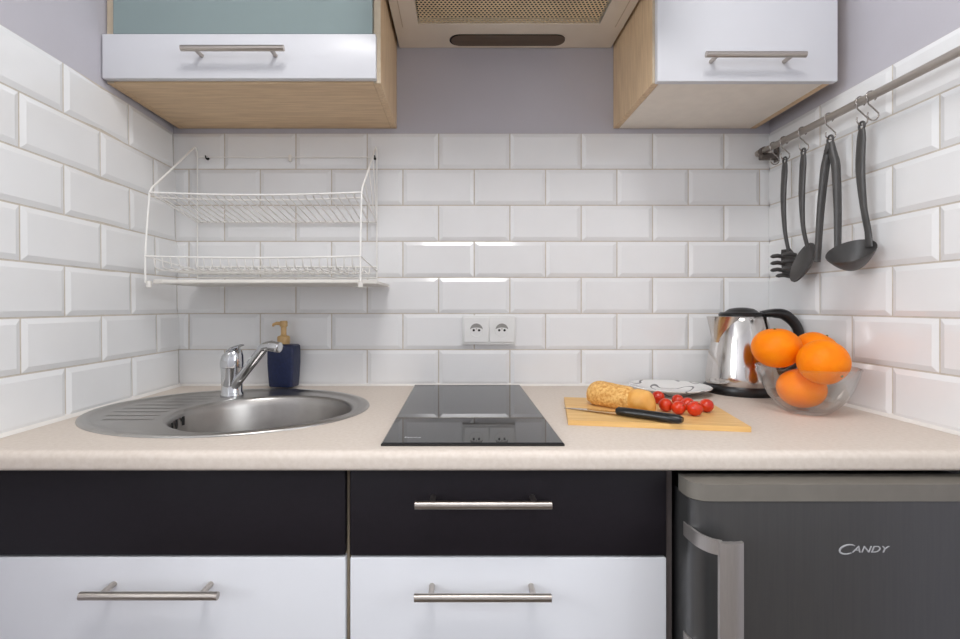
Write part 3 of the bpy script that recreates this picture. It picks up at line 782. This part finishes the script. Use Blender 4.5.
# solid spoon
y = -0.194; t = U('cooking_spoon', 'grey nylon solid cooking spoon hanging between spaghetti server and tongs', 'kitchen utensil', y)
bm = bmesh.new(); handle_ring(bm, y, zr)
strap(bm, [(UX, y, zr-0.007), (UX-0.001, y, zr-0.03), (UX-0.004, y, zr-0.10), (UX-0.001, y, zr-0.18), (UX+0.010, y, zr-0.232)], [(0.007, 0.0045), (0.0105, 0.005), (0.0095, 0.0055), (0.0055, 0.0045), (0.005, 0.004)])
obj('handle', bm, M['nylon'], t, 60)
def dish(bm, org, ax_l, ax_w, ax_n, L, Wd, depth, th, n=10, m=20):
    """shallow oval bowl: length axis, width axis, normal (opening side)"""
    def pt(r, a, off):
        u = r*math.cos(a); v = r*math.sin(a)
        return org+ax_l*(u*L)+ax_w*(v*Wd)+ax_n*(-(1-r*r)*depth-off)
    I = [[bm.verts.new(pt(i/n, 2*PI*k/m, 0)) for k in range(m)] for i in range(1, n+1)]
    O = [[bm.verts.new(pt(i/n, 2*PI*k/m, th)) for k in range(m)] for i in range(1, n+1)]
    for G, c in ((I, bm.verts.new(pt(0, 0, 0))), (O, bm.verts.new(pt(0, 0, th)))):
        for i in range(n-1):
            for k in range(m): bm.faces.new((G[i][k], G[i][(k+1) % m], G[i+1][(k+1) % m], G[i+1][k]))
        for k in range(m): bm.faces.new((c, G[0][k], G[0][(k+1) % m]))
    for k in range(m): bm.faces.new((I[-1][k], I[-1][(k+1) % m], O[-1][(k+1) % m], O[-1][k]))
bm = bmesh.new()
al = Vector((-0.42, -0.05, -0.90)).normalized(); aw = Vector((0, 1, 0)); an = al.cross(aw).normalized()
if an.x > 0: an = -an
dish(bm, Vector((UX-0.004, y, zr-0.268)), al, aw, an, 0.053, 0.033, 0.016, 0.003)
obj('spoon_bowl', bm, M['nylon'], t, 60)
# tongs
y = -0.281; t = U('tongs', 'grey nylon folding tongs with two straight arms, hanging beside the ladle', 'kitchen utensil', y)
for sg, zl in ((1, zr-0.272), (-1, zr-0.268)):
    bm = bmesh.new()
    if sg == 1: handle_ring(bm, y, zr, 0.0085)
    strap(bm, [(UX, y+sg*0.004, zr-0.006), (UX, y+sg*0.009, zr-0.035), (UX, y+sg*0.017, zr-0.065), (UX-0.003, y+sg*0.026, zr-0.16), (UX-0.003, y+sg*(0.036 if sg > 0 else 0.026), zl)],
          [(0.005, 0.006), (0.0085, 0.0085), (0.0085, 0.009), (0.0065, 0.008), (0.0055, 0.007)])
    obj('arm', bm, M['nylon'], t, 60)
bm = bmesh.new(); tube(bm, [(UX-0.010, y, zr-0.024), (UX+0.010, y, zr-0.024)], 0.006, 14); obj('pivot', bm, M['nylon'], t, 40)
# ladle
y = -0.369; t = U('ladle', 'grey nylon soup ladle with deep bowl, hanging furthest from the corner', 'kitchen utensil', y)
bm = bmesh.new(); handle_ring(bm, y, zr)
strap(bm, [(UX, y, zr-0.007), (UX-0.001, y, zr-0.03), (UX-0.003, y, zr-0.09), (UX+0.004, y, zr-0.17), (UX+0.013, y, zr-0.22), (UX+0.015, y, zr-0.252)], [(0.007, 0.0045), (0.011, 0.005), (0.0115, 0.0055), (0.0075, 0.005), (0.008, 0.004), (0.010, 0.003)])
obj('handle', bm, M['nylon'], t, 60)
bm = bmesh.new(); tip = Vector((-0.86, -0.05, -0.50)).normalized(); nrm = Vector((-0.46, -0.34, 0.82)); nrm = (nrm-tip*nrm.dot(tip)).normalized(); wid = nrm.cross(tip).normalized()
dish(bm, Vector((UX-0.023, y, zr-0.260)), tip, wid, nrm, 0.047, 0.040, 0.042, 0.003, 12, 28)
obj('ladle_bowl', bm, M['nylon'], t, 60)

# ------------------------------------------------------------------ kettle
KX, KY = 0.7385, -0.101
t = thing('electric_kettle', 'polished steel electric kettle with black lid and handle in the right corner', 'kettle', (KX, KY, ZW))
bm = bmesh.new(); lathe(bm, [(0, ZW+0.0002), (0.088, ZW+0.0002), (0.0895, ZW+0.004), (0.0895, ZW+0.018), (0.086, ZW+0.023), (0, ZW+0.023)], KX, KY, 56)
obj('power_base', bm, M['black_plastic'], t, 40)
kz = ZW+0.0235
bm = bmesh.new()
bp = [(0, kz), (0.085, kz), (0.0862, kz+0.004), (0.0855, kz+0.022), (0.0795, kz+0.07), (0.0705, kz+0.12), (0.0600, kz+0.163), (0.0560, kz+0.174), (0.0545, kz+0.1755), (0, kz+0.1755)]
lathe(bm, bp, KX, KY, 72)
obj('kettle_body', bm, M['kettle_steel'], t, 30)
bm = bmesh.new()      # V spout
top = kz+0.174
va = []; vb = []
for k in range(13):
    a = math.radians(122+k*116/12); r = 0.060+0.027*math.sin(PI*k/12)**1.6
    va.append(bm.verts.new((KX+r*math.cos(a)*1.0, KY+r*math.sin(a), top+0.001)))
    a = math.radians(165+k*30/12); r = 0.0735
    vb.append(bm.verts.new((KX+r*math.cos(a), KY+r*math.sin(a), kz+0.108)))
for k in range(12): bm.faces.new((va[k], va[k+1], vb[k+1], vb[k]))
bm.faces.new(va)
bm.faces.new(vb)
bm.faces.new((va[0], vb[0], vb[12], va[12]))
obj('spout', bm, M['kettle_steel'], t, 50)
bm = bmesh.new(); kl = kz+0.1758
lathe(bm, [(0, kl), (0.0535, kl), (0.0540, kl+0.006), (0.050, kl+0.010), (0.040, kl+0.0105), (0.036, kl+0.014), (0.028, kl+0.0195), (0.012, kl+0.0225), (0, kl+0.023)], KX, KY, 48)
obj('lid', bm, M['black_plastic'], t, 40)
bm = bmesh.new(); hd = Vector((0.93, -0.37, 0)).normalized(); K = Vector((KX, KY, 0))
hp = [K+hd*0.045+Vector((0, 0, kl+0.006)), K+hd*0.075+Vector((0, 0, kl+0.008)), K+hd*0.100+Vector((0, 0, kl+0.002)), K+hd*0.124+Vector((0, 0, kl-0.028)), K+hd*0.131+Vector((0, 0, kl-0.075)), K+hd*0.122+Vector((0, 0, kl-0.115)), K+hd*0.092+Vector((0, 0, kl-0.140)), K+hd*0.0745+Vector((0, 0, kl-0.140))]
side = Vector((-hd.y, hd.x, 0))
tube(bm, spline(hp, 7), lerp_list([(0.022, 0.008), (0.021, 0.012), (0.018, 0.0135), (0.015, 0.012), (0.014, 0.011), (0.014, 0.010), (0.014, 0.009), (0.014, 0.009)], 7), 16)
obj('handle', bm, M['black_plastic'], t, 60)

# ------------------------------------------------------------------ glass bowl and oranges
GX, GY = 0.7350, -0.350; GS = 0.895
bm = bmesh.new()
outer = [(0, ZW+0.0003), (0.040, ZW+0.0003), (0.044, ZW+0.0015), (0.049, ZW+0.006), (0.064, ZW+0.018), (0.080, ZW+0.036), (0.0915, ZW+0.057), (0.0990, ZW+0.078), (0.1035, ZW+0.0945)]
inner = [(r-0.0026 if r > 0.05 else r*0.93, z+(0.005 if r < 0.05 else 0.0018)) for r, z in outer]
inner[-1] = (0.1012, ZW+0.0950)
lathe(bm, [(r*GS, z) for r, z in outer+[(0.1050, ZW+0.0952), (0.1050, ZW+0.0972), (0.1035, ZW+0.0984), (0.1017, ZW+0.0976)]+inner[::-1]], GX, GY, 64)
tag(obj('glass_bowl', bm, M['bowl_glass'], None, 40), 'clear glass bowl full of oranges in front of the kettle', 'bowl')
OG = 'oranges in the glass bowl'
def orange(x, d, z, r, rz, tilt, lab):
    t = thing('orange', lab, 'orange', (x, -d, z-rz), OG)
    bm = bmesh.new(); bmesh.ops.create_uvsphere(bm, u_segments=40, v_segments=24, radius=1)
    R_ = Matrix.Rotation(tilt[0], 4, 'X') @ Matrix.Rotation(tilt[1], 4, 'Y')
    for v in bm.verts:
        c = v.co.copy(); q = 1-0.06*math.exp(-((1-c.z)*18))-0.03*math.exp(-((1+c.z)*18))
        w_ = 1+0.006*math.sin(5*c.x+3*c.y+x*40)
        c = R_ @ (c*q*w_)
        v.co = Vector((x+c.x*r, -d+c.y*r, z+c.z*rz))
    body = obj('peel', bm, M['orange'], t, 80)
    n = R_ @ Vector((0, 0, 0.945)); c = Vector((x+n.x*r, -d+n.y*r, z+n.z*rz))
    bm = bmesh.new(); bmesh.ops.create_uvsphere(bm, u_segments=10, v_segments=6, radius=0.0026)
    for v in bm.verts: v.co += c
    obj('stem_button', bm, M['calyx'], t, 60)
orange(0.7370, 0.331, 0.9485, 0.0465, 0.0420, (0.5, 2.2), 'bottom orange, lying inside the glass bowl under the others')
orange(0.7385, 0.393, 1.0120, 0.0460, 0.0455, (2.2, 0.3), 'front right orange, largest of the pile, level with the rim')
orange(0.6970, 0.310, 1.0340, 0.0490, 0.0440, (0.1, -0.15), 'left top orange, touching the kettle outline')
orange(0.7880, 0.300, 1.0280, 0.0435, 0.0405, (0.3, 0.5), 'back right orange, mostly hidden behind the front one')

# ------------------------------------------------------------------ chopping board and food
BL = Vector((0.2469, -0.2253, 0)); ex = Vector((0.3157, -0.0540, 0)); ey = Vector((-0.0420, -0.2364, 0))
bm = bmesh.new(); P = [BL, BL+ex, BL+ex+ey, BL+ey]; c_ = sum(P, Vector())/4
zB = ZW+0.0100
prism(bm, [(p.x, p.y) for p in P], lambda u, v, h: (u, v, h), ZW+0.0003, zB); bevel_all(bm, 0.0022, 2, 40)
for v in bm.verts: v.co -= Vector((c_.x, c_.y, ZW))
rot = math.atan2(ex.y, ex.x)
for v in bm.verts: v.co = Matrix.Rotation(-rot, 3, 'Z') @ v.co
o = obj('chopping_board', bm, M['board'], None, 40); o.location = (c_.x, c_.y, ZW); o.rotation_euler = (0, 0, rot)
tag(o, 'pale wooden chopping board on the worktop carrying bread, knife and tomatoes', 'chopping board')
# bread roll
a0 = Vector((0.3040, -0.3160, 0)); a1 = Vector((0.3720, -0.4050, 0)); ax = (a1-a0); Lb = ax.length; ax.normalize(); sd = Vector((-ax.y, ax.x, 0))
bm = bmesh.new(); nS, nK = 40, 32
prof = []
for i in range(nS+1):
    u = i/nS; x = -0.026+(Lb+0.026+0.021)*u
    if x < 0.004: r = 0.0285*math.sqrt(max(0, 1-((0.004-x)/0.030)**2))
    else:
        r = 0.0285-0.0060*(x/Lb)**1.5
        e = Lb+0.021-x
        if e < 0.022: r *= math.sqrt(max(0, 1-((0.022-e)/0.022)**2))
    cr = 0.0038*math.exp(-((x-Lb*0.76)/0.006)**2)+0.0006*math.exp(-((x-Lb*0.42)/0.007)**2)
    prof.append((x, max(0, r-cr*(r > 0.012))))
rings = []
for (x, r) in prof:
    row_ = []
    for k in range(nK):
        a = 2*PI*k/nK; rr_ = r*(1+0.012*math.sin(7*a+x*200)*math.sin(x*130+2*a))
        h = rr_*math.sin(a); 
        z = zB+max(0.0004, 0.0245*min(1, r/0.02)*1.0+h*0.98 if r > 0.004 else 0.022)
        row_.append(bm.verts.new(Vector((a0.x, a0.y, 0))+ax*x+sd*(rr_*math.cos(a)*1.02)+Vector((0, 0, z))))
    rings.append(row_)
for i in range(nS):
    for k in range(nK):
        f = bm.faces.new((rings[i][k], rings[i][(k+1) % nK], rings[i+1][(k+1) % nK], rings[i+1][k]))
        f.material_index = 1 if prof[i][0] > Lb*0.76 else 0
bmesh.ops.remove_doubles(bm, verts=bm.verts, dist=0.00002)
o = obj('bread_roll', bm, [M['crust'], M['crust_s']], None, 70)
tag(o, 'golden crusty elongated bread roll on the chopping board', 'bread')
# knife
k0 = Vector((0.2190, -0.357, 0)); k1 = Vector((0.3055, -0.4280, 0)); k2 = Vector((0.4010, -0.5060, 0))
kd = (k2-k0).normalized(); ks = Vector((-kd.y, kd.x, 0))
t = thing('kitchen_knife', 'kitchen knife with black handle lying across the front of the chopping board', 'knife', (k1.x, k1.y, zB))
bm = bmesh.new(); Lk = (k1-k0).length
pl = [(0, 0), (0.03, -0.0005), (Lk+0.012, -0.001), (Lk+0.012, 0.012), (Lk-0.002, 0.0145), (0.06, 0.0135), (0.03, 0.010), (0.012, 0.0045)]
prism(bm, pl, lambda u, v, h: tuple(Vector((k0.x, k0.y, zB+h))+kd*u+ks*v+Vector((0, 0, 0.0045*max(0, u)/Lk))), 0.0004, 0.0018)
obj('blade', bm, M['blade'], t)
bm = bmesh.new(); hl = (k2-k1).length
pp = [Vector((k1.x, k1.y, zB+0.0095))+kd*(hl*u)+ks*(0.006+o_) for u, o_ in ((0, 0), (0.03, 0), (0.2, 0.0005), (0.5, 0.001), (0.8, 0.0), (0.95, -0.001), (1.0, -0.0015))]
tube(bm, pp, [(0.0075, 0.006), (0.0105, 0.0080), (0.0105, 0.0085), (0.0098, 0.0085), (0.0108, 0.0088), (0.010, 0.0080), (0.006, 0.005)], 16, up=Vector((0, 0, 1)))
obj('handle', bm, M['black_plastic'], t, 50)
# tomatoes
TG = 'cherry tomatoes on the chopping board'
for (x, d, r, lab) in ((0.4320, 0.3185, 0.0140, 'back left cherry tomato, half behind the end of the bread'),
                    (0.4150, 0.4016, 0.0135, 'cherry tomato in front of the back left one, nearest the bread tip'),
                    (0.4637, 0.3460, 0.0125, 'small cherry tomato at the back middle of the group'),
                    (0.4297, 0.4280, 0.0135, 'front middle cherry tomato of the group'),
                    (0.4660, 0.3870, 0.0130, 'cherry tomato in the centre, hidden behind the front ones'),
                    (0.4550, 0.4425, 0.0145, 'foremost cherry tomato, front right and largest'),
                    (0.4938, 0.4087, 0.0138, 'rightmost cherry tomato of the group')):
    x *= 1.015; d -= 0.015
    t = thing('cherry_tomato', lab, 'tomato', (x, -d, zB), TG)
    bm = bmesh.new(); bmesh.ops.create_uvsphere(bm, u_segments=24, v_segments=16, radius=1)
    an = random.uniform(0, 6); R_ = Matrix.Rotation(random.uniform(0.6, 1.5), 4, 'X') @ Matrix.Rotation(an, 4, 'Z')
    for v in bm.verts:
        c = v.co.copy(); c *= 1-0.08*math.exp(-((1-c.z)*14)); c.z *= 1.06; c = Matrix.Rotation(an, 4, 'Z') @ (R_ @ c)
        v.co = Vector((x+c.x*r, -d+c.y*r, zB+r*0.99+c.z*r*0.98))
    obj('flesh', bm, M['tomato'], t, 80)
    c = Matrix.Rotation(an, 4, 'Z') @ (R_ @ Vector((0, 0, 0.965)))
    bm = bmesh.new(); bmesh.ops.create_uvsphere(bm, u_segments=8, v_segments=5, radius=0.0013)
    for v in bm.verts: v.co += Vector((x+c.x*r, -d+c.y*r, zB+r+c.z*r))
    obj('stem_scar', bm, M['stem'], t, 60)
# plate
PX, PY = 0.5420, -0.118
bm = bmesh.new()
lathe(bm, [(0, 0.0003), (0.050, 0.0003), (0.054, 0.0015), (0.060, 0.006), (0.080, 0.0125), (0.1000, 0.0185), (0.1010, 0.0200), (0.0995, 0.0210), (0.080, 0.0165), (0.064, 0.0110), (0.056, 0.0080), (0.048, 0.0062), (0, 0.0058)], 0, 0, 64)
o = obj('plate', bm, M['plate'], None, 40); o.location = (PX, PY, ZW)
tag(o, 'small white plate with grey line pattern behind the bread', 'plate')

# ------------------------------------------------------------------ lamp, added side light, camera
t = thing('ceiling_lamp', 'round white ceiling lamp', 'lamp', (0.05, -1.38, HC))
bm = bmesh.new(); lathe(bm, [(0, HC-0.001), (0.33, HC-0.001), (0.335, HC-0.02), (0.325, HC-0.05), (0.315, HC-0.05)], 0.05, -1.38, 40); obj('lamp_frame', bm, M['socket'], t, 40)
bm = bmesh.new(); lathe(bm, [(0, HC-0.062), (0.2, HC-0.058), (0.314, HC-0.048)], 0.05, -1.38, 40)
LAMP = 23.0; WIN_L, WIN_R = 82, 60
obj('diffuser', bm, mat('glowing_diffuser', (250, 246, 240), 0.5, var=0.0, emit=((252, 250, 250), LAMP)), t, 40)
for sg, en in ((-1, WIN_L), (1, WIN_R)):  # area lights added in the side openings to brighten the niche
    ld = bpy.data.lights.new('window_daylight', 'AREA'); ld.shape = 'RECTANGLE'; ld.size = WY1-WY0-0.1; ld.size_y = WZ1-WZ0-0.1
    ld.energy = en; ld.color = (0.92, 0.96, 1.0)
    lo = bpy.data.objects.new('window_daylight', ld); C.objects.link(lo)
    lo.location = (sg*(RW+0.11), (WY0+WY1)/2, (WZ0+WZ1)/2); lo.rotation_euler = (math.radians(90), 0, math.radians(-90*sg*-1))

w = bpy.data.worlds.new('World'); bpy.context.scene.world = w; w.use_nodes = True
w.node_tree.nodes['Background'].inputs['Color'].default_value = (0.75, 0.85, 1, 1)
w.node_tree.nodes['Background'].inputs['Strength'].default_value = 0.6

cam = bpy.data.cameras.new('camera'); co = bpy.data.objects.new('camera', cam); C.objects.link(co)
co.location = (0, -1.40, 1.126); co.rotation_euler = (math.radians(90), 0, 0)
cam.sensor_width = 36; cam.lens = 494.9/960*36
cam.shift_x = 20/960; cam.shift_y = -13.5/960; cam.clip_start = 0.02
bpy.context.scene.camera = co
vs = bpy.context.scene.view_settings
vs.view_transform = 'Standard'; vs.look = 'None'; vs.gamma = 1; vs.use_curve_mapping = False
vs.exposure = -0.33
